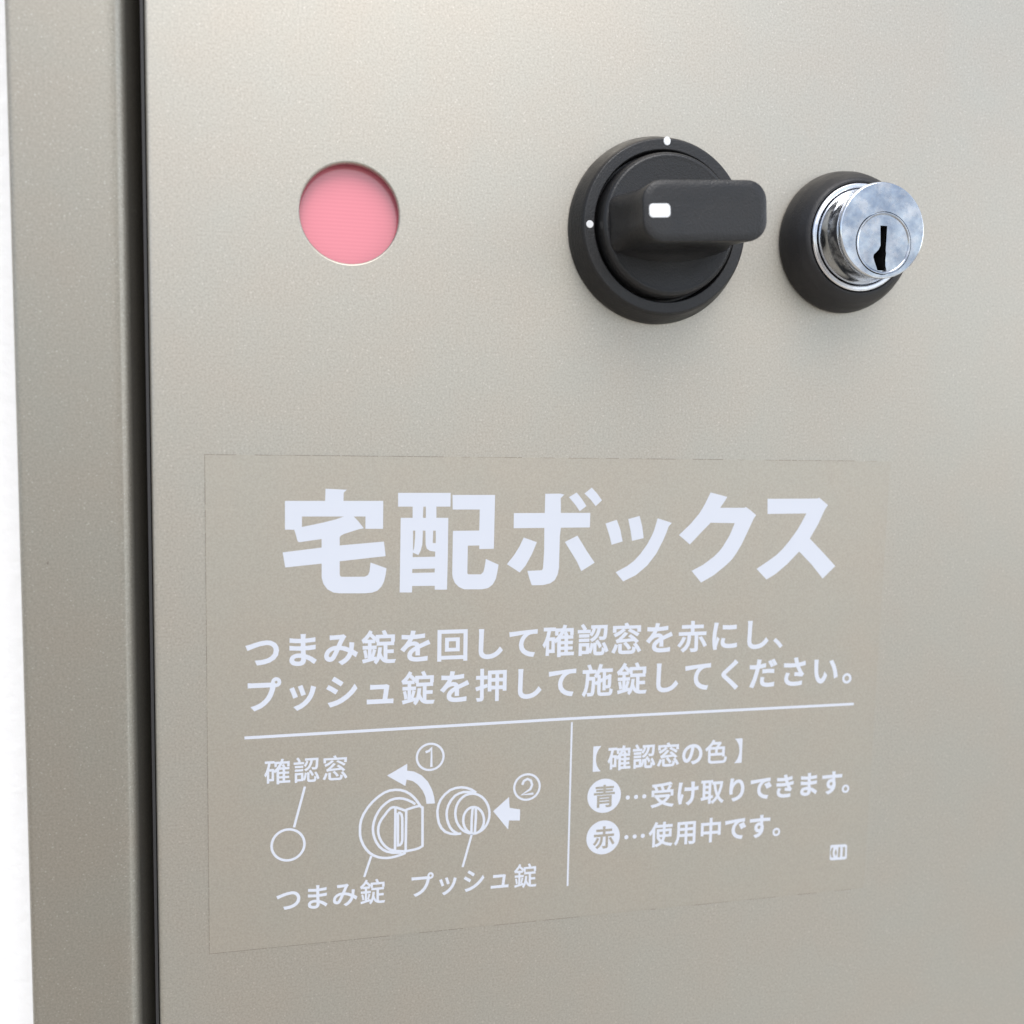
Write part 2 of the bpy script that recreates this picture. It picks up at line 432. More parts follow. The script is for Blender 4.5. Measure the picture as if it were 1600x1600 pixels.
DRAWING = {
    'turn_arrow': [(2044,-7440),(2469,-7209),(2470,-7360),(2615,-7388),(2775,-7480),(2909,-7625),(3004,-7808),(3051,-7976),(3069,-8119),(2887,-8114),(2865,-7962),(2805,-7822),(2697,-7679),(2591,-7595),(2459,-7554),(2433,-7693)],
    'push_arrow': [(4347,-8387),(4693,-8092),(4711,-8339),(4948,-8390),(4945,-8642),(4702,-8623),(4687,-8824)],
    'figure_one': [(2855,-6984),(2934,-6956),(2984,-6902),(2983,-7311)],
    'figure_two': [(4985,-7840),(5019,-7753),(5102,-7717),(5178,-7758),(5208,-7855),(5168,-7953),(4970,-8067),(5240,-8053)],
    'knob': [[(2749,-8145),(2687,-8045),(2620,-7959),(2535,-7874),(2434,-7810),(2329,-7773),(2224,-7760),(2106,-7768),(1989,-7806),(1867,-7883),(1755,-7978),(1647,-8100),(1562,-8234),(1511,-8357),(1486,-8484),(1483,-8592),(1486,-8701),(1510,-8805),(1552,-8909),(1610,-9009),(1683,-9097),(1769,-9161),(1866,-9208),(1958,-9232),(2050,-9243),(2142,-9240),(2234,-9226),(2345,-9200),(2451,-9162)],
        [(2648,-8105),(2574,-8051),(2489,-8004),(2396,-7967),(2304,-7950),(2212,-7954),(2120,-7977),(2024,-8038),(1938,-8113),(1866,-8210),(1809,-8320),(1771,-8439),(1753,-8559),(1759,-8668),(1786,-8779),(1830,-8883),(1891,-8978),(1965,-9050),(2049,-9101),(2181,-9139),(2366,-9149)],
        [(2226,-8140),(2169,-8138),(2122,-8154),(2057,-8222),(1992,-8307),(1935,-8384),(1893,-8462),(1870,-8541),(1863,-8622),(1871,-8704),(1895,-8788),(1938,-8879),(1996,-8960),(2062,-9025),(2128,-9069),(2223,-9093)],
        [(2226,-8140),(2438,-8231),(2464,-8211),(2622,-8169),(2741,-8150),(2803,-8190),(2811,-9041),(2737,-9082),(2657,-9103),(2450,-9129),(2223,-9102)],
        [(2226,-8140),(2223,-9102)],
        [(2456,-8227),(2450,-9129)],
        [(2280,-8269),(2319,-8271),(2354,-8307),(2373,-8390),(2377,-8882),(2359,-8949),(2325,-8981),(2285,-8984),(2280,-8269)]],
    'lock': [[(3963,-7944),(3866,-7874),(3757,-7825),(3635,-7803),(3514,-7811),(3393,-7849),(3286,-7932),(3194,-8041),(3147,-8155),(3124,-8282),(3131,-8420),(3159,-8560),(3214,-8674),(3296,-8764),(3405,-8814),(3513,-8836),(3649,-8833)],
        [(3894,-7939),(3799,-7919),(3691,-7911),(3588,-7937),(3502,-7980),(3417,-8076),(3357,-8190),(3331,-8284),(3324,-8380),(3333,-8477),(3361,-8575),(3400,-8670),(3458,-8749),(3567,-8827)],
        [(3927,-8287),(3891,-8284),(3875,-8504),(3872,-8823)],
        [(3962,-8284),(3966,-8511),(3948,-8829)]],
    'lock_ring': [[(4266,-8434),(4260,-8521),(4239,-8603),(4206,-8678),(4160,-8743),(4103,-8794),(4038,-8830),(3968,-8850),(3894,-8853),(3820,-8838),(3750,-8807),(3684,-8761),(3626,-8701),(3579,-8630),(3543,-8550),(3521,-8465),(3513,-8377),(3519,-8291),(3539,-8210),(3572,-8135),(3618,-8071),(3674,-8020),(3738,-7984),(3808,-7964),(3881,-7960),(3955,-7974),(4026,-8004),(4092,-8050),(4150,-8110),(4198,-8181),(4234,-8260),(4257,-8346)],
        [(4147,-8575),(4142,-8641),(4126,-8703),(4100,-8757),(4064,-8801),(4021,-8833),(3973,-8852),(3921,-8855),(3870,-8843),(3821,-8818),(3778,-8779),(3741,-8729),(3713,-8670),(3695,-8606),(3688,-8540),(3693,-8474),(3709,-8413),(3736,-8359),(3771,-8315),(3814,-8283),(3862,-8264),(3913,-8261),(3964,-8272),(4013,-8297),(4057,-8336),(4094,-8386),(4122,-8444),(4140,-8508)]],
    'leaders': [[(1722,-9168),(1576,-9619)],
        [(3881,-8866),(3689,-9588)],
        [(350,-7562),(128,-8419)]],
    'mark': [(12548,-9843),(12573,-9829),(12946,-9841),(12995,-9872),(12999,-10189),(12958,-10214),(12584,-10209),(12549,-10182)],
    'mark_cut': [[(12588,-9898),(12634,-9894),(12617,-10022),(12640,-10144),(12591,-10140),(12557,-10017)],
        [(12700,-9927),(12734,-10032),(12705,-10128),(12666,-10026)],
        [(12766,-9899),(12819,-9900),(12820,-10150),(12755,-10148)],
        [(12883,-9909),(12948,-9911),(12949,-10146),(12883,-10146)]],
}
GLYPHS = {  # letter outlines, 1/1000 em: x, y, x, y ...
    '、': [[273,-56,341,2,233,119,117,224,52,167,165,63]],
    '。': [[194,244,118,223,63,169,42,92,63,15,118,-40,194,-61,243,-53,285,-32,318,1,339,43,347,92,326,169,271,223],[194,-10,143,4,107,40,93,92,107,143,143,179,194,193,246,179,282,143,296,92,282,40,246,4]],
    '【': [[966,841,966,846,666,846,666,-86,966,-86,966,-81,904,-17,849,63,806,157,778,263,768,380,778,497,806,603,849,697,904,777]],
    '】': [[334,-86,334,846,34,846,34,841,96,777,151,697,194,603,222,497,232,380,222,263,194,157,151,63,96,-17,34,-81,34,-86]],
    'い': [[223,698,126,700,132,655,133,611,135,488,144,344,167,208,203,108,249,41,301,3,357,-9,397,-2,435,22,472,65,509,130,545,219,482,290,450,193,407,117,358,86,318,99,284,136,256,194,235,271,222,364,216,490,215,601],[744,670,666,643,750,501,808,325,840,140,920,173,887,351,826,527]],
    'き': [[305,265,227,281,199,214,188,138,201,70,240,17,303,-19,388,-41,495,-48,618,-44,729,-31,732,49,621,33,494,28,410,33,345,48,299,72,272,107,263,152,275,212],[502,698,509,673,353,672,179,685,184,612,367,602,528,605,555,527,575,475,381,468,160,480,164,405,396,398,604,407,640,334,682,263,532,280,525,219,639,206,744,187,785,248,748,291,678,415,859,451,847,526,761,503,647,483,624,543,602,612,705,629,799,652,788,724,688,697,583,679,559,798,474,787]],
    'く': [[704,738,630,804,573,737,428,609,278,485,234,443,209,405,206,369,227,331,271,287,437,146,586,8,655,-65,726,1,533,175,352,324,321,352,306,375,306,396,320,418,349,445,635,681]],
    'け': [[255,765,162,774,157,707,133,537,119,308,128,183,149,72,172,-9,240,-1,237,33,242,78,307,299,264,325,210,172,193,350,208,535,238,700],[396,573,396,493,558,487,685,490,685,459,684,353,676,263,658,186,625,119,572,60,527,25,475,-2,548,-59,651,21,714,111,746,213,758,329,760,459,760,494,922,511,922,593,845,579,759,570,758,721,761,780,668,780,677,720,683,565,557,562,472,565]],
    'さ': [[312,312,234,330,200,246,186,164,200,90,240,33,305,-8,391,-33,496,-42,643,-35,754,-20,758,60,641,41,500,35,419,41,353,57,305,84,275,122,265,173,277,243],[158,631,160,551,384,541,580,549,639,425,701,321,535,336,529,269,659,258,770,242,811,298,767,351,709,445,655,557,761,574,862,598,853,676,743,647,630,627,603,717,584,798,499,787,524,709,554,619,370,615]],
    'し': [[340,779,239,780,247,678,237,172,248,86,281,23,332,-19,399,-43,480,-51,601,-37,702,-1,784,51,849,111,898,170,841,238,794,177,737,120,667,74,584,43,483,31,429,36,384,52,349,80,327,122,319,180,331,678]],
    'す': [[568,372,562,294,531,247,480,231,429,243,392,277,378,330,393,386,430,423,479,436,516,429,547,409],[96,653,98,576,311,588,545,593,546,492,514,500,479,503,424,494,376,470,338,433,312,385,303,329,312,270,337,223,373,189,418,169,467,162,514,169,554,189,497,109,408,51,289,12,356,-54,477,-3,562,62,617,138,646,219,655,301,647,371,623,429,621,594,635,594,928,589,929,663,636,664,621,664,622,729,627,792,536,792,542,729,544,663]],
    'だ': [[507,468,507,393,693,404,780,401,861,392,863,468,690,477],[528,225,453,232,442,172,438,114,448,61,478,19,528,-10,596,-28,682,-34,786,-30,875,-19,878,62,782,47,683,42,611,47,562,61,532,82,518,107,514,135],[755,742,702,719,745,651,783,580,837,604],[865,783,813,760,857,693,896,621,950,645],[191,606,71,613,74,535,190,531,282,534,256,427,181,189,88,-20,176,-50,260,167,332,408,364,542,470,556,572,576,572,654,380,619,395,693,413,772,317,780,314,698,299,611]],
    'つ': [[73,522,110,434,238,485,424,546,608,575,682,566,741,539,785,499,812,448,821,388,795,280,722,199,613,143,477,110,325,97,361,14,536,36,687,83,804,157,881,257,908,386,893,478,851,552,787,605,705,639,610,650,453,630,299,589,183,551]],
    'て': [[85,664,94,577,329,611,564,636,509,595,458,538,416,469,388,388,377,298,400,179,463,88,554,24,661,-16,773,-31,802,52,704,63,610,91,531,140,477,214,457,316,467,390,497,465,544,535,608,593,686,632,782,646,882,648,882,728,612,710,174,669]],
    'で': [[79,658,88,571,323,605,558,630,503,589,452,532,410,463,382,382,371,292,394,173,457,82,548,18,655,-22,767,-37,796,46,698,57,604,85,525,134,471,207,451,309,461,383,491,459,538,529,602,587,680,626,776,640,876,642,876,722,606,704,168,663],[732,519,681,497,725,429,763,356,814,380,774,454],[841,561,792,538,837,471,876,398,928,423,885,496]],
    'に': [[456,675,456,595,663,586,867,595,867,676,665,663],[495,268,423,275,410,210,406,157,415,105,443,64,491,33,559,14,649,7,789,13,899,28,897,112,776,92,649,86,579,91,531,104,500,124,485,149,480,176,484,218],[265,752,176,760,169,689,142,512,124,288,135,104,161,-33,233,-28,230,7,235,52,264,155,306,276,264,308,206,162,197,302,215,501,247,685]],
    'の': [[476,642,453,504,420,372,369,236,318,160,269,136,241,143,213,164,189,200,172,251,166,318,180,402,220,484,284,557,370,612],[559,644,652,622,726,579,781,516,815,440,826,353,812,258,773,182,717,123,648,81,572,56,486,43,533,-31,663,0,767,56,844,134,892,233,908,350,891,466,841,567,761,647,655,699,525,718,386,697,266,637,172,548,110,437,88,311,98,220,125,146,165,90,213,56,266,44,320,57,370,94,417,157,460,244,499,355,535,499]],
    'ま': [[500,178,501,111,486,58,448,31,395,24,315,35,270,64,256,105,273,147,323,177,403,188],[185,473,186,398,436,384,493,384,497,248,413,254,334,247,269,226,222,194,192,152,182,101,191,49,219,8,264,-22,326,-40,404,-46,472,-38,522,-17,555,14,574,53,580,94,578,156,672,113,753,60,820,5,866,76,795,129,696,186,574,232,567,386,706,394,844,409,845,484,708,467,566,457,566,469,566,597,836,620,837,693,701,676,566,666,567,727,573,794,488,794,492,734,492,663,446,663,317,670,190,685,191,611,316,600,447,594,491,594,491,469,491,454,437,454,313,459]],
    'み': [[848,514,767,523,767,431,758,356,629,407,484,437,546,575,598,677,624,710,574,751,524,740,298,730,223,733,227,652,301,658,509,668,405,440,295,425,203,387,132,330,88,259,72,175,89,102,135,55,202,38,250,45,291,66,328,107,391,226,454,369,556,352,652,320,740,277,716,213,679,150,629,92,563,40,478,-5,544,-60,623,-14,687,38,738,97,778,163,807,237,911,158,948,244,827,321,840,413],[374,370,320,249,265,152,236,125,205,117,175,125,153,148,145,185,155,236,184,284,230,325,294,355]],
    'り': [[339,789,251,792,243,706,223,550,212,383,216,293,223,224,300,230,295,296,298,353,317,436,356,520,411,594,478,646,551,666,608,653,652,616,684,558,704,483,710,394,691,262,636,164,553,94,447,49,323,22,370,-50,509,-13,626,46,715,131,772,246,792,395,781,511,750,606,702,678,639,722,564,738,491,724,425,687,369,635,324,574,292,511,310,649]],
    'を': [[882,441,849,516,767,477,585,396,558,445,512,476,452,486,381,477,313,449,362,524,403,604,573,614,735,632,736,706,587,686,431,675,460,791,378,798,370,738,353,673,287,672,118,683,118,608,282,602,326,602,277,514,202,412,95,296,163,246,254,350,305,388,363,413,426,423,467,416,499,396,517,361,448,323,383,280,330,230,294,174,281,108,294,45,331,1,386,-26,457,-41,539,-45,680,-40,813,-27,815,53,675,35,542,29,484,31,434,38,395,54,370,80,361,119,381,181,437,236,519,287,516,131,593,131,590,323,793,409]],
    'シ': [[301,768,256,701,368,631,471,559,518,627,416,697],[151,53,197,-28,360,19,529,96,680,201,811,322,913,454,865,536,768,400,640,276,486,170,379,118,264,79],[150,543,106,475,219,408,324,338,370,408,266,476]],
    'ッ': [[483,576,410,551,452,443,488,334,562,360],[845,520,759,547,732,421,685,304,621,205,526,112,414,39,296,-8,362,-75,476,-20,587,58,688,163,751,258,797,362,830,470],[251,526,177,497,223,391,266,272,342,300]],
    'プ': [[805,718,814,752,838,776,871,785,905,776,929,752,938,718,929,685,905,661,871,652,838,661,814,685],[759,718,764,686,732,685,230,685,130,692,130,603,230,606,741,606,717,499,673,384,610,280,556,219,493,163,417,114,327,73,220,40,288,-35,452,34,580,123,682,232,751,350,801,482,831,601,833,612,871,606,928,621,968,661,984,718,968,775,928,815,871,831,814,815,774,775]],
    'ュ': [[149,91,149,8,232,11,780,11,856,9,856,90,777,87,679,87,730,445,737,476,676,505,626,498,322,498,243,504,243,420,323,423,641,423,622,265,594,87,232,87]],
    '中': [[458,840,458,661,96,661,96,186,171,186,171,248,458,248,458,-79,537,-79,537,248,825,248,825,191,902,191,902,661,537,661,537,840],[171,322,171,588,458,588,458,322],[825,322,537,322,537,588,825,588]],
    '使': [[599,836,599,729,321,729,321,660,599,660,599,562,350,562,350,285,594,285,576,205,540,131,468,192,413,265,350,244,414,155,495,81,409,24,284,-21,330,-83,424,-48,499,-8,557,39,666,-15,790,-55,927,-82,972,-14,834,8,710,44,601,92,646,185,667,285,929,285,929,562,672,562,672,660,962,660,962,729,672,729,672,836],[420,499,599,499,599,394,598,349,420,349],[672,499,857,499,857,349,671,349,672,394],[278,842,208,693,119,558,21,446,63,372,119,433,173,503,173,-84,245,-84,245,612,301,715,348,820]],
    '取': [[850,656,820,514,780,386,730,271,666,452,623,656],[506,728,506,656,556,656,589,487,632,333,688,196,624,107,555,34,479,-23,528,-80,634,9,727,123,781,47,844,-18,915,-73,939,-41,967,-14,891,41,826,110,770,192,840,341,893,517,929,718,883,730,870,728],[38,130,55,58,356,110,356,-78,429,-78,429,123,518,140,514,204,429,190,429,725,502,725,502,793,48,793,48,725,115,725,115,141],[187,725,356,725,356,585,187,585],[187,520,356,520,356,375,187,375],[187,309,356,309,356,178,187,152]],
    '受': [[820,844,483,797,82,770,99,705,371,721,640,747,872,783],[432,706,463,629,482,557,552,575,532,645,499,721],[773,723,731,636,681,551,242,551,301,571,272,635,231,703,166,684,205,616,232,551,72,551,72,347,143,347,143,485,855,485,855,347,929,347,929,551,757,551,850,700],[694,302,641,236,577,178,503,128,392,207,306,302],[194,372,194,302,236,302,226,298,284,220,352,151,430,91,250,29,52,-10,95,-77,239,-48,375,-7,502,48,622,-7,756,-48,902,-77,923,-40,948,-7,814,15,689,48,576,91,668,161,745,244,806,343,756,375,742,372]],
    '回': [[374,500,618,500,618,271,374,271],[303,568,303,204,692,204,692,568],[82,799,82,-79,159,-79,159,-25,839,-25,839,-79,919,-79,919,799],[159,46,159,724,839,724,839,46]],
    '押': [[477,490,629,490,629,336,477,336],[477,559,477,709,629,709,629,559],[855,490,855,336,700,336,700,490],[855,559,700,559,700,709,855,709],[404,779,404,211,477,211,477,266,629,266,629,-79,700,-79,700,266,855,266,855,214,930,214,930,779],[174,840,174,638,51,638,51,568,174,568,174,347,38,311,60,238,174,271,174,12,170,-2,157,-6,63,-6,85,-73,163,-71,212,-60,239,-35,247,12,247,293,363,329,353,397,247,367,247,568,357,568,357,638,247,638,247,840]],
    '施': [[560,841,524,719,473,610,410,520,467,470,520,544,566,631,954,631,954,700,594,700,632,826],[514,515,514,357,428,316,455,255,514,283,514,37,518,-9,530,-42,554,-62,590,-73,642,-76,848,-76,892,-71,923,-56,944,-28,957,16,964,78,931,89,900,105,894,32,878,-2,844,-11,646,-11,605,-7,586,6,582,36,582,315,679,360,679,89,744,89,744,391,850,440,846,218,839,203,825,200,773,201,788,142,864,148,895,165,909,203,914,309,915,501,919,512,871,531,858,521,853,516,744,465,744,593,679,593,679,434,582,389,582,515],[190,820,223,747,245,677,44,677,44,606,153,606,149,458,139,315,119,182,85,66,33,-30,64,-53,90,-80,157,53,196,215,216,399,338,399,326,107,307,4,295,-7,277,-9,184,-5,197,-39,203,-73,309,-73,342,-64,368,-41,388,24,400,172,408,435,408,469,220,469,224,606,441,606,441,677,252,677,314,696,289,765,255,838]],
    '用': [[153,770,153,407,151,319,142,226,123,133,87,45,32,-36,63,-58,90,-85,154,9,194,115,216,227,467,227,467,-71,543,-71,543,227,813,227,813,22,807,3,786,-3,629,-2,655,-74,771,-73,841,-62,868,-46,883,-19,887,22,887,770],[227,698,467,698,467,537,227,537],[813,698,813,537,543,537,543,698],[227,466,467,466,467,298,223,298,227,407],[813,466,813,298,543,298,543,466]],
    '確': [[697,298,697,192,548,192,548,298],[53,770,53,701,172,701,139,540,92,396,27,278,71,212,123,298,123,-30,188,-30,188,52,365,52,365,402,408,343,477,401,477,-80,548,-80,548,-36,954,-36,954,28,767,28,767,133,913,133,913,192,767,192,767,298,913,298,913,356,767,356,767,458,925,458,925,523,786,523,761,581,729,640,667,614,710,523,581,523,626,595,665,673,865,673,865,568,934,568,934,738,693,738,723,827,652,842,616,738,404,738,404,566,469,566,469,673,586,673,525,569,451,480,365,407,365,478,193,478,221,587,244,701,381,701,381,770],[697,356,548,356,548,458,697,458],[697,133,697,28,548,28,548,133],[188,411,299,411,299,118,188,118]],
    '窓': [[377,671,249,583,107,518,147,461,249,509,348,571,436,641],[561,621,709,546,829,470,873,520,749,593,601,663],[258,211,258,37,262,-4,276,-32,303,-50,345,-59,406,-62,640,-62,691,-58,726,-44,750,-16,765,28,774,91,737,102,703,118,695,44,676,11,636,4,410,4,361,7,338,16,333,37,333,211],[421,236,502,150,561,67,624,102,561,184,479,267],[732,203,817,90,876,-17,944,17,882,123,796,233],[145,208,103,100,49,-3,117,-33,168,73,210,182],[200,275,311,291,742,320,799,261,860,301,757,398,631,491,573,455,677,376,316,356,415,439,509,534,437,565,328,448,246,379,209,353,176,341],[440,827,473,759,77,759,77,594,152,594,152,701,849,701,849,599,927,599,927,759,558,759,512,847]],
    '色': [[474,492,474,319,243,319,243,492],[547,492,786,492,786,319,547,319],[598,685,549,621,494,563,229,563,285,622,337,685],[354,843,269,714,160,601,39,511,81,441,170,509,170,81,176,21,197,-20,236,-46,295,-59,378,-63,765,-63,841,-57,894,-37,928,0,950,57,963,138,926,149,890,166,882,99,869,53,848,24,814,10,764,6,373,6,290,12,252,34,243,80,243,247,786,247,786,202,861,202,861,563,585,563,653,641,712,722,663,757,648,752,383,752,422,818]],
    '認': [[81,538,81,478,367,478,367,538],[81,406,81,347,367,347,367,406],[41,670,41,608,401,608,401,670],[138,813,186,744,222,679,280,717,242,780,193,846],[499,705,464,617,414,547,464,510,519,594,554,693],[532,278,532,31,540,-30,571,-61,633,-70,766,-70,818,-57,846,-6,858,96,827,108,799,125,794,43,783,7,760,-1,640,-1,612,1,600,11,597,32,597,278],[449,271,422,141,378,25,434,-4,477,117,504,251],[596,329,660,239,705,151,757,190,711,275,646,363],[803,257,868,132,910,16,967,47,922,163,855,284],[80,273,80,-67,144,-67,144,-19,372,-19,372,273],[144,210,308,210,308,44,144,44],[451,800,451,736,653,736,638,655,612,578,571,507,512,445,430,396,455,371,474,343,564,400,629,471,674,552,704,641,722,736,859,736,845,537,827,463,814,455,795,453,699,456,711,425,717,392,827,391,862,399,887,420,907,471,920,580,930,769,931,800]],
    '赤': [[734,334,823,198,887,71,959,103,892,228,801,361],[193,358,156,275,103,193,40,122,99,80,166,156,224,246,268,339],[165,719,165,647,461,647,461,505,72,505,72,432,356,432,356,368,353,293,339,212,306,130,247,51,155,-23,186,-50,211,-79,311,3,376,93,412,186,429,279,433,366,433,432,591,432,591,14,587,0,571,-4,447,-4,474,-79,567,-77,629,-66,653,-50,666,-24,670,13,670,432,935,432,935,505,541,505,541,647,840,647,840,719,541,719,541,839,461,839,461,719]],
    '錠': [[91,279,114,183,128,92,180,108,165,197,140,292],[355,304,335,211,310,120,354,104,410,286],[249,846,193,750,121,665,43,596,76,521,126,567,126,521,222,521,222,411,72,411,72,346,222,346,222,55,61,22,77,-46,423,36,419,96,284,68,284,346,427,346,427,411,284,411,284,521,387,521,387,584,391,579,426,640,362,707,283,776,306,820],[143,585,199,650,250,721,324,653,386,585],[508,356,493,212,458,73,389,-38,435,-82,479,-26,512,39,537,110,575,37,621,-13,674,-44,735,-60,804,-64,941,-64,950,-28,964,5,807,4,731,11,731,220,910,220,910,286,731,286,731,446,921,446,921,513,466,513,466,446,660,446,660,39,619,77,586,133,559,212,575,356],[613,825,664,714,436,714,436,546,504,546,504,650,871,650,871,546,941,546,941,714,736,714,710,778,674,844]],
    '青': [[733,336,733,265,274,265,274,336],[200,394,200,-82,274,-82,274,84,733,84,733,3,728,-12,711,-17,574,-16,599,-78,701,-77,767,-68,791,-55,804,-32,808,2,808,394],[274,211,733,211,733,138,274,138],[460,840,460,773,124,773,124,714,460,714,460,647,158,647,158,589,460,589,460,517,59,517,59,457,941,457,941,517,536,517,536,589,845,589,845,647,536,647,536,714,887,714,887,773,536,773,536,840]],
}

# ------------------------------------------------------------------ the place round the box
V, F = [(-40, -40, 0), (40, -40, 0), (40, 0.15, 0), (-40, 0.15, 0)], [(0, 1, 2, 3)]
tag(link_mesh('ground', V, F, M['ground'], scale=1.0), kind='structure')
V, F = [(0.55, -12, 0.004), (4.5, -12, 0.004), (4.5, 0.028, 0.004), (0.55, 0.028, 0.004)], [(0, 1, 2, 3)]
tag(link_mesh('bounce_strip', V, F, M['pale_concrete'], scale=1.0), kind='structure')  # unseen strip, added to brighten the lower right of the door
def box(x0, x1, y0, y1, z0, z1):
    V = [(x, y, z) for x in (x0, x1) for y in (y0, y1) for z in (z0, z1)]
    return V, [(0, 1, 3, 2), (4, 6, 7, 5), (0, 4, 5, 1), (2, 3, 7, 6), (0, 2, 6, 4), (1, 5, 7, 3)]
V, F = box(-1.6, 1.6, 0.03, 0.18, 0, 2.2)
wall = tag(link_mesh('wall', V, F, M['plaster'], scale=1.0), 'bright white plastered wall behind the left edge of the box', 'wall')

# ------------------------------------------------------------------ the delivery box
X0, X1, Z0, Z1 = -25.7, 334.0, -310.0, 150.0      # door panel, mm
GAP, STILE = 3.5, 20.5
bx = bpy.data.objects.new('delivery_box', None)
COL.objects.link(bx)
bx.location = (0, 0, HEIGHT)
tag(bx, 'champagne metallic parcel delivery box with round knob, lock and red window', 'delivery box')

def arc(cx, cy, r, a0, a1, n=6):
    return [(cx + r * math.cos(math.radians(a0 + (a1 - a0) * i / n)), cy + r * math.sin(math.radians(a0 + (a1 - a0) * i / n))) for i in range(n + 1)]
# frame section: u outward from the opening, y depth. Lip behind the door, side of the gap, rounded edge, face, outer side
sec = [(-14, 24.0), (-1.5, 24.0), (-1.5, 10.0), (-0.12, 4.0), (0, 3.4)] + arc(3.2, 3.2, 3.2, 180, 270, 10)[1:] + [(STILE - 1.3, 0)] + arc(STILE - 1.2, 1.2, 1.2, 270, 360) + [(STILE, 29.9), (-14, 29.9)]
V, F = sweep_rect(sec, X0 - GAP, X1 + GAP, Z0 - GAP, Z1 + GAP, closed=True)
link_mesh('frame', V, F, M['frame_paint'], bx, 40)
V, F = sweep_rect([(-9, 23.9), (-1.6, 23.9), (-1.6, 21.0), (-2.4, 19.5), (-9, 19.5)], X0 - GAP, X1 + GAP, Z0 - GAP, Z1 + GAP, closed=True)
link_mesh('door_seal', V, F, M['rubber'], bx)

V, F = lathe([(0, 0.004), (0.2, 0.004), (0.14, 0.03), (0, 0.035)], -44.6, -28.2, 9)
V = [(x + 0.15 * (z + 28.2), y, -28.2 + (z + 28.2) * 1.7) for x, y, z in V]
link_mesh('paint_chip', V, F, M['dust'], bx)

# door: folded sheet with a round window opening
HX, HZ, HR = 12.35, 40.88, 9.75
def door():
    V, F = [], []
    e = 1.0
    rect = [(X0, Z0), (X1, Z0), (X1, Z1), (X0, Z1)]
    n = 96
    hole = circle(HX, HZ, HR + 0.4, n)
    p, f = fill([(1, [(X0 + e, Z0 + e), (X1 - e, Z0 + e), (X1 - e, Z1 - e), (X0 + e, Z1 - e)]), (-1, hole)])
    V += [(x, 0.0, z) for x, z in p]; F += f
    sec = [(-e, 0.0)] + arc(-e, e, e, 270, 360)[1:] + [(0, 18.0), (-20, 18.0)]
    v2, f2 = sweep_rect(sec, X0, X1, Z0, Z1)
    k = len(V); V += v2; F += [tuple(i + k for i in q) for q in f2]
    prof = [(HR + 0.4, 0.0), (HR + 0.22, -0.04), (HR + 0.08, -0.16), (HR, -0.35), (HR, -1.2), (HR + 2.6, -1.25)]
    v3, f3 = lathe(prof, HX, HZ, n)
    k = len(V); V += v3; F += [tuple(i + k for i in q) for q in f3]
    return V, F
V, F = door()
link_mesh('door', V, F, M['paint'], bx, 40)
V, F = sweep_rect([(0.3, 1.6), (0.85, 1.6), (0.85, 12.0), (0.3, 12.0)], X0, X1, Z0, Z1, closed=True)
link_mesh('edge_trim', V, F, M['trim'], bx)
V, F = lathe([(0, -2.8), (HR + 6, -2.8), (HR + 6, -4.4), (0, -4.4)], HX, HZ, 96)
tag(link_mesh('indicator_window', V, F, M['pink'], bx), 'round pink red indicator behind a hole in the door')

# ------------------------------------------------------------------ turn knob
KX, KZ = 76.82, 41.25
prof = [(0, 0.02), (19.5, 0.02), (19.5, 0.5), (19.3, 1.4), (18.15, 5.0), (17.7, 5.74), (15.55, 5.74), (15.35, 5.45), (15.35, 2.6), (0, 2.6)]
V, F = lathe(round_profile(prof, 0.25), KX, KZ, 160)
knob = link_mesh('turn_knob', V, F, M['plastic'], bx, 45)
tag(knob, 'black round turn knob with white marks')
prof = [(0, 2.65), (14.75, 2.65), (14.7, 6.9), (14.35, 8.1), (13.75, 8.55), (13.1, 8.45), (9.0, 8.2), (0, 8.1)]
V, F = lathe(round_profile(prof, 0.45), KX, KZ, 160)
link_mesh('dial', V, F, M['plastic'], knob, 45)

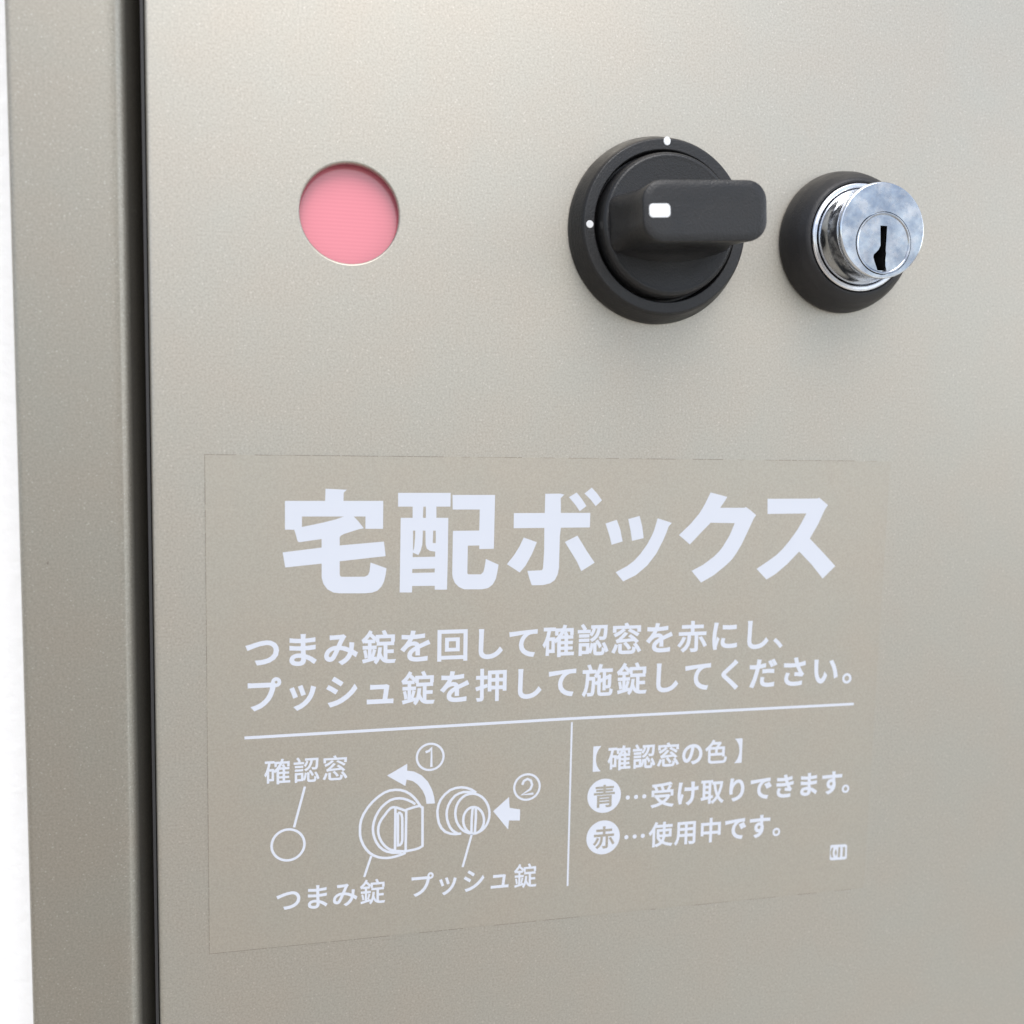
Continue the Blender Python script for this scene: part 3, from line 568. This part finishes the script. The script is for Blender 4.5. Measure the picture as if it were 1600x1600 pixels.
def rrect(a, b, r, lens=0.0, n=10, skew=0.0):
    """rounded rectangle (half sizes a, b) whose long sides bulge by `lens`"""
    out = []
    side = 14
    for cx, cz, a0 in ((a - r, b - r, 0), (-(a - r), b - r, 90), (-(a - r), -(b - r), 180), (a - r, -(b - r), 270)):
        for i in range(n + 1):
            t = math.radians(a0 + 90 * i / n)
            out.append((cx + r * math.cos(t), cz + r * math.sin(t)))
        if a0 in (0, 180):          # points along the long side for the bulge
            x_from, x_to = (a - r, -(a - r)) if a0 == 0 else (-(a - r), a - r)
            z = b if a0 == 0 else -b
            out += [(x_from + (x_to - x_from) * k / side, z) for k in range(1, side)]
    res = []
    for x, z in out:
        f = 1.0 + lens * max(0.0, 1 - (x / a) ** 2)
        res.append((x, z * f))
    return res
def grip():
    secs = [  # height, half length, half height, corner radius, bulge, shift x, shift z
        (7.9, 13.30, 5.15, 1.4, 0.52, 0.0, 0.0),
        (8.6, 13.15, 5.10, 1.4, 0.44, 0.0, 0.0),
        (9.6, 12.90, 5.10, 1.7, 0.29, 0.1, 0.0),
        (11.0, 12.55, 5.10, 2.2, 0.16, 0.2, 0.0),
        (13.2, 12.30, 5.20, 2.8, 0.06, 0.3, -0.1),
        (16.0, 12.30, 5.38, 3.3, 0.01, 0.45, -0.2),
        (20.0, 12.50, 5.60, 3.7, 0.0, 0.65, -0.3),
        (23.0, 12.68, 5.74, 3.9, 0.0, 0.78, -0.4),
        (23.62, 12.66, 5.72, 3.9, 0.0, 0.80, -0.4),
        (23.88, 12.57, 5.63, 3.8, 0.0, 0.80, -0.4),
        (24.0, 12.36, 5.42, 3.6, 0.0, 0.80, -0.4),
        (24.05, 11.0, 4.10, 2.6, 0.0, 0.80, -0.4),
        (24.0, 8.0, 1.6, 1.2, 0.0, 0.80, -0.4)]
    V, F = [], []
    ang = math.radians(4.0)
    for h, a, b, r, lens, sx, sz in secs:
        for x, z in rrect(a, b, r, lens):
            V.append((KX + sx + x * math.cos(ang) - z * math.sin(ang), -h, KZ + sz + x * math.sin(ang) + z * math.cos(ang)))
    n = len(V) // len(secs)
    for s in range(len(secs) - 1):
        for i in range(n):
            j = (i + 1) % n
            F.append((s * n + i, s * n + j, (s + 1) * n + j, (s + 1) * n + i))
    F.append(tuple(range((len(secs) - 1) * n, len(secs) * n)))
    F.append(tuple(range(n - 1, -1, -1)))
    return V, F
V, F = grip()
link_mesh('grip', V, F, M['plastic'], knob, 60)
# white mark let into the end of the grip
ang = math.radians(4.0)
mk = rrect(2.1, 1.27, 0.75, 0.0)
cxm, czm = KX + 0.8 - 9.35, KZ - 0.4 - 0.62
V, F = [], []
for h, s in ((23.6, 1.0), (24.07, 1.0), (24.11, 0.95)):
    V += [(cxm + (x * math.cos(ang) - z * math.sin(ang)) * s, -h, czm + (x * math.sin(ang) + z * math.cos(ang)) * s) for x, z in mk]
n = len(mk)
for s in range(2):
    F += [(s * n + i, s * n + (i + 1) % n, (s + 1) * n + (i + 1) % n, (s + 1) * n + i) for i in range(n)]
F += [tuple(range(2 * n, 3 * n)), tuple(range(n - 1, -1, -1))]
link_mesh('grip_mark', V, F, M['white_mark'], knob)
for px, pz, sz in ((60.35, 40.7, 1.0), (76.5, 58.45, 1.15)):
    disc(px, pz, 0.78, 5.4, 5.84, M['white_mark'], 'position_dot', knob, 0.1, 32, sz)

# ------------------------------------------------------------------ push lock
LX, LZ = 121.01, 41.42
prof = [(0, 0.02), (15.45, 0.02), (15.42, 0.9), (14.9, 3.0), (13.9, 5.2), (12.7, 6.8), (12.1, 7.2), (11.65, 7.1), (11.6, 5.4), (0, 5.4)]
V, F = lathe(round_profile(prof, 0.5), LX, LZ, 128)
lock = link_mesh('push_lock', V, F, M['bezel'], bx, 50)
tag(lock, 'chrome push lock with keyhole in a black collar')
prof = [(0, 5.45), (11.5, 5.45), (11.5, 7.2), (11.25, 7.47), (10.55, 7.47), (10.35, 7.25), (10.3, 5.8), (0, 5.8)]
V, F = lathe(round_profile(prof, 0.15), LX, LZ, 128)
link_mesh('collar', V, F, M['satin'], lock, 45)
PX, PZ, PR = LX + 0.32, LZ - 2.64, 6.49
def button():
    n = 128
    prof = [(0, 5.85), (10.15, 5.85), (10.15, 7.6), (10.0, 8.3), (9.62, 9.2), (9.5, 10.4), (9.5, 13.2), (9.62, 14.4), (9.86, 14.85), (9.86, 15.15), (9.74, 15.34), (9.55, 15.41)]
    V, F = lathe(prof, LX, LZ, n)
    p, f = fill([(1, circle(LX, LZ, 9.55, n)), (-1, circle(PX, PZ, PR, 96))])
    k = len(V); V += [(x, -15.41, z) for x, z in p]; F += [tuple(i + k for i in q) for q in f]
    v3, f3 = lathe([(PR, 15.41), (PR, 14.6), (PR - 1.0, 14.6)], PX, PZ, 96)
    k = len(V); V += v3; F += [tuple(i + k for i in q) for q in f3]
    return V, F
V, F = button()
ob = link_mesh('push_button', V, F, M['chrome'], lock, 38)
ob.data.materials.append(M['chrome_face'])
for p in ob.data.polygons:
    if abs(p.normal.y) > 0.999 and p.center.y < -15.4 * MM: p.material_index = 1
KEY = [(120.44, 42.35), (122.04, 42.35), (122.02, 39.6), (121.98, 37.3), (122.12, 36.8), (122.02, 35.6), (122.10, 34.2), (122.55, 32.80), (121.8, 32.62), (120.45, 32.66),
       (120.05, 33.7), (119.50, 34.9), (119.15, 35.8), (119.22, 36.35), (119.78, 36.9), (120.35, 37.5), (120.70, 38.3), (120.62, 39.6)]
def plug():
    n = 96
    prof = [(PR - 0.13, 14.7), (PR - 0.13, 15.36), (PR - 0.2, 15.52), (PR - 0.42, 15.55), (PR - 0.62, 15.44), (PR - 0.72, 15.34)]
    V, F = lathe(prof, PX, PZ, n)
    p, f = fill([(1, circle(PX, PZ, PR - 0.72, n)), (-1, KEY)])
    k = len(V); V += [(x, -15.34, z) for x, z in p]; F += [tuple(i + k for i in q) for q in f]
    k = len(V); m = len(KEY)
    V += [(x, -15.34, z) for x, z in KEY] + [(x, -14.8, z) for x, z in KEY]
    F += [(k + i, k + (i + 1) % m, k + m + (i + 1) % m, k + m + i) for i in range(m)]
    return V, F
V, F = plug()
link_mesh('key_plug', V, F, M['chrome_face'], lock, 38)
m = len(KEY)
kx, kz = sum(q[0] for q in KEY) / m, sum(q[1] for q in KEY) / m
kk = [(kx + (x - kx) * 1.02, kz + (z - kz) * 1.01) for x, z in KEY]
V = [(x, -14.8, z) for x, z in kk] + [(x, -11.0, z) for x, z in kk]
F = [(i, (i + 1) % m, m + (i + 1) % m, m + i) for i in range(m)] + [tuple(range(m, 2 * m))]
link_mesh('keyhole', V, F, M['dark'], lock)

# ------------------------------------------------------------------ instruction label on the door
FILM_T = 0.10          # film thickness, mm
INK_Y = -(FILM_T + 0.012)
CORNERS = [(-15.75, -109.8), (135.0, -109.8), (136.1, -7.15), (-15.65, -7.15)]
V = [(x, -0.005, z) for x, z in CORNERS] + [(x, -FILM_T, z) for x, z in CORNERS]
F = [(0, 1, 2, 3), (4, 5, 6, 7)] + [(i, (i + 1) % 4, 4 + (i + 1) % 4, 4 + i) for i in range(4)]
label = link_mesh('instruction_label', V, F, M['film'])
label.location = (0, 0, HEIGHT)
tag(label, 'film label with white Japanese lettering stuck on the door below the knob', 'label')

# dust caught along the edge of the film, in broken dashes
rng = random.Random(4)
loops = []
for i, j, dens in ((0, 3, 0.92), (3, 2, 0.85), (0, 1, 0.8)):
    a, c = Vector(CORNERS[i]), Vector(CORNERS[j])
    L = (c - a).length; d = (c - a) / L; s = 0.0
    while s < L - 1:
        e = min(L, s + rng.uniform(0.6, 4.5))
        if rng.random() < dens * (1.0 if i != 0 or j != 1 or s < L * 0.55 else 0.3) and (i != 3 or s < L * 0.97):
            w = rng.uniform(0.04, 0.095)
            loops += ribbon([tuple(a + d * s), tuple(a + d * (s + e) / 2), tuple(a + d * e)], w)
        s = e + rng.uniform(0.02, 0.4)
p, f = fill(loops)
tag(link_mesh('edge_dust', [(x, INK_Y + 0.004, z) for x, z in p], f, M['dust'], label), kind='stuff')

def ink(name, *groups, note=None):
    P, F = [], []
    for loops in groups:
        p, f = fill(loops)
        k = len(P)
        P += [(x, INK_Y, z) for x, z in p]; F += [tuple(i + k for i in t) for t in f]
    o = link_mesh(name, P, F, M['print'], label)
    if note: o['label'] = note
    return o
def hundredths(l):
    return [(x * 0.01, y * 0.01) for x, y in l]
KANA = set('つまみをしてにプッシュくださいのけりできす、。')
def text(name, body, x0, pitch, z, w, h, kana, kanji, note=None, stop_shift=0.0):
    """one line of lettering: em centres from x0 at `pitch`, em w x h mm, outlines thickened in em"""
    P, F = [], []
    for i, ch in enumerate(body):
        d = kana if ch in KANA else kanji
        if ch in '。、': d = kana * 0.6
        loops = []
        for g in GLYPHS[ch]:
            pts = [(g[k] / 1000.0, g[k + 1] / 1000.0) for k in range(0, len(g), 2)]
            loops.append((0, pts))
        sgn = 1 if sum(area(l) for _, l in loops) > 0 else -1
        loops = [(0, offset_loop(l if sgn > 0 else l[::-1], d)) for _, l in loops]
        p, f = fill(loops)
        k = len(P)
        dx = stop_shift if ch == '。' else 0.0
        P += [(x0 + i * pitch + dx + (x - 0.5) * w, INK_Y, z + (y - 0.38) * h) for x, y in p]
        F += [tuple(q + k for q in t) for t in f]
    o = link_mesh(name, P, F, M['print'], label)
    if note: o['label'] = note
    return o
ink('heading', [(w, hundredths(l)) for w, l in HEADING], note='large bold white heading')
text('instruction_line', 'つまみ錠を回して確認窓を赤にし、', -4.802, 7.772, -46.80, 7.35, 7.40, 0.027, 0.020)
text('instruction_line', 'プッシュ錠を押して施錠してください。', -4.901, 7.927, -55.85, 7.30, 7.50, 0.027, 0.020)
ink('rule', ribbon([(-8.5, -64.62), (60.7, -64.17), (129.8, -64.25)], 0.62))
ink('divider', ribbon([(60.79, -65.0), (60.69, -102.36)], 0.42))
text('caption', '確認窓', -2.007, 5.838, -72.09, 5.50, 5.70, 0.017, 0.012)
text('caption', 'つまみ錠', 0.165, 5.787, -99.60, 5.60, 5.80, 0.018, 0.012)
text('caption', 'プッシュ錠', 27.907, 5.755, -99.11, 5.40, 5.80, 0.017, 0.012)
ink('window_drawing', ribbon(circle(0.07, -87.85, 3.32), 0.52, True), note='circle drawn for the indicator window')
LW = 0.54
ink('knob_drawing', [q for l in DRAWING['knob'] for q in ribbon(hundredths(l), LW)], note='outline drawing of the knob')
loops = [q for l in DRAWING['lock'] for q in ribbon(hundredths(l), LW)]
ring_loops = []
for l in DRAWING['lock_ring']:
    p = hundredths(l)
    ring_loops += ribbon(p + p[:1], LW)
ink('lock_drawing', loops + ring_loops, note='outline drawing of the lock')
for l in DRAWING['leaders']:
    ink('leader_line', ribbon(hundredths(l), 0.50))
ink('turn_arrow', [(1, hundredths(DRAWING['turn_arrow']))], note='curved arrow')
ink('push_arrow', [(1, hundredths(DRAWING['push_arrow']))], note='straight arrow')
def ring_strip(cx, cz, r, w):
    o, i_ = circle(cx, cz, r + w / 2), circle(cx, cz, r - w / 2)
    return [(1, o), (-1, i_)]
ink('step_number', ring_strip(29.57, -70.9, 2.86, 0.48), ribbon(hundredths(DRAWING['figure_one']), 0.52), note='figure 1 in a circle')
ink('step_number', ring_strip(50.92, -78.97, 2.86, 0.48), ribbon(hundredths(DRAWING['figure_two']), 0.52), note='figure 2 in a circle')
text('note_bracket', '【', 64.95, 6, -73.64, 5.75, 6.1, 0.008, 0.008)
text('note_bracket', '】', 102.6, 6, -73.81, 5.75, 6.1, 0.008, 0.008)
text('note_heading', '確認窓の色', 72.017, 5.81, -73.74, 5.60, 5.90, 0.028, 0.020)
text('note_line', '受け取りできます。', 82.546, 6.067, -82.97, 5.85, 6.10, 0.030, 0.022, stop_shift=-0.55)
text('note_line', '使用中です。', 82.453, 6.109, -92.18, 5.80, 6.05, 0.030, 0.022)
def badge(ch, cx, cz, r, gx, gz, w, h, d):
    """white disc with the letter left open so the film shows through"""
    pts = []
    for g in GLYPHS[ch]:
        pts.append([(g[k] / 1000.0, g[k + 1] / 1000.0) for k in range(0, len(g), 2)])
    if sum(area(l) for l in pts) < 0: pts = [l[::-1] for l in pts]
    loops = [(0, circle(cx, cz, r, 64))]
    for l in pts:
        l = offset_loop(l, d)
        loops.append((0, [(gx + (x - 0.5) * w, gz + (y - 0.38) * h) for x, y in l][::-1]))
    return ink('colour_badge', loops, note='white disc with the sign for ' + ('blue' if ch == '青' else 'red'))
badge('青', 68.70, -82.2, 3.92, 68.74, -82.29, 5.35, 5.45, 0.018)
badge('赤', 68.72, -91.8, 3.92, 68.91, -91.83, 5.25, 5.4, 0.018)
for z, xs in ((-83.0, (74.26, 76.22, 78.18)), (-92.2, (74.21, 76.17, 78.11))):
    ink('dotted_leader', [(1, circle(x, z, 0.50, 20)) for x in xs])
ink('maker_mark', [(1, hundredths(DRAWING['mark']))] + [(-1, hundredths(l)) for l in DRAWING['mark_cut']], note='tiny white square emblem')
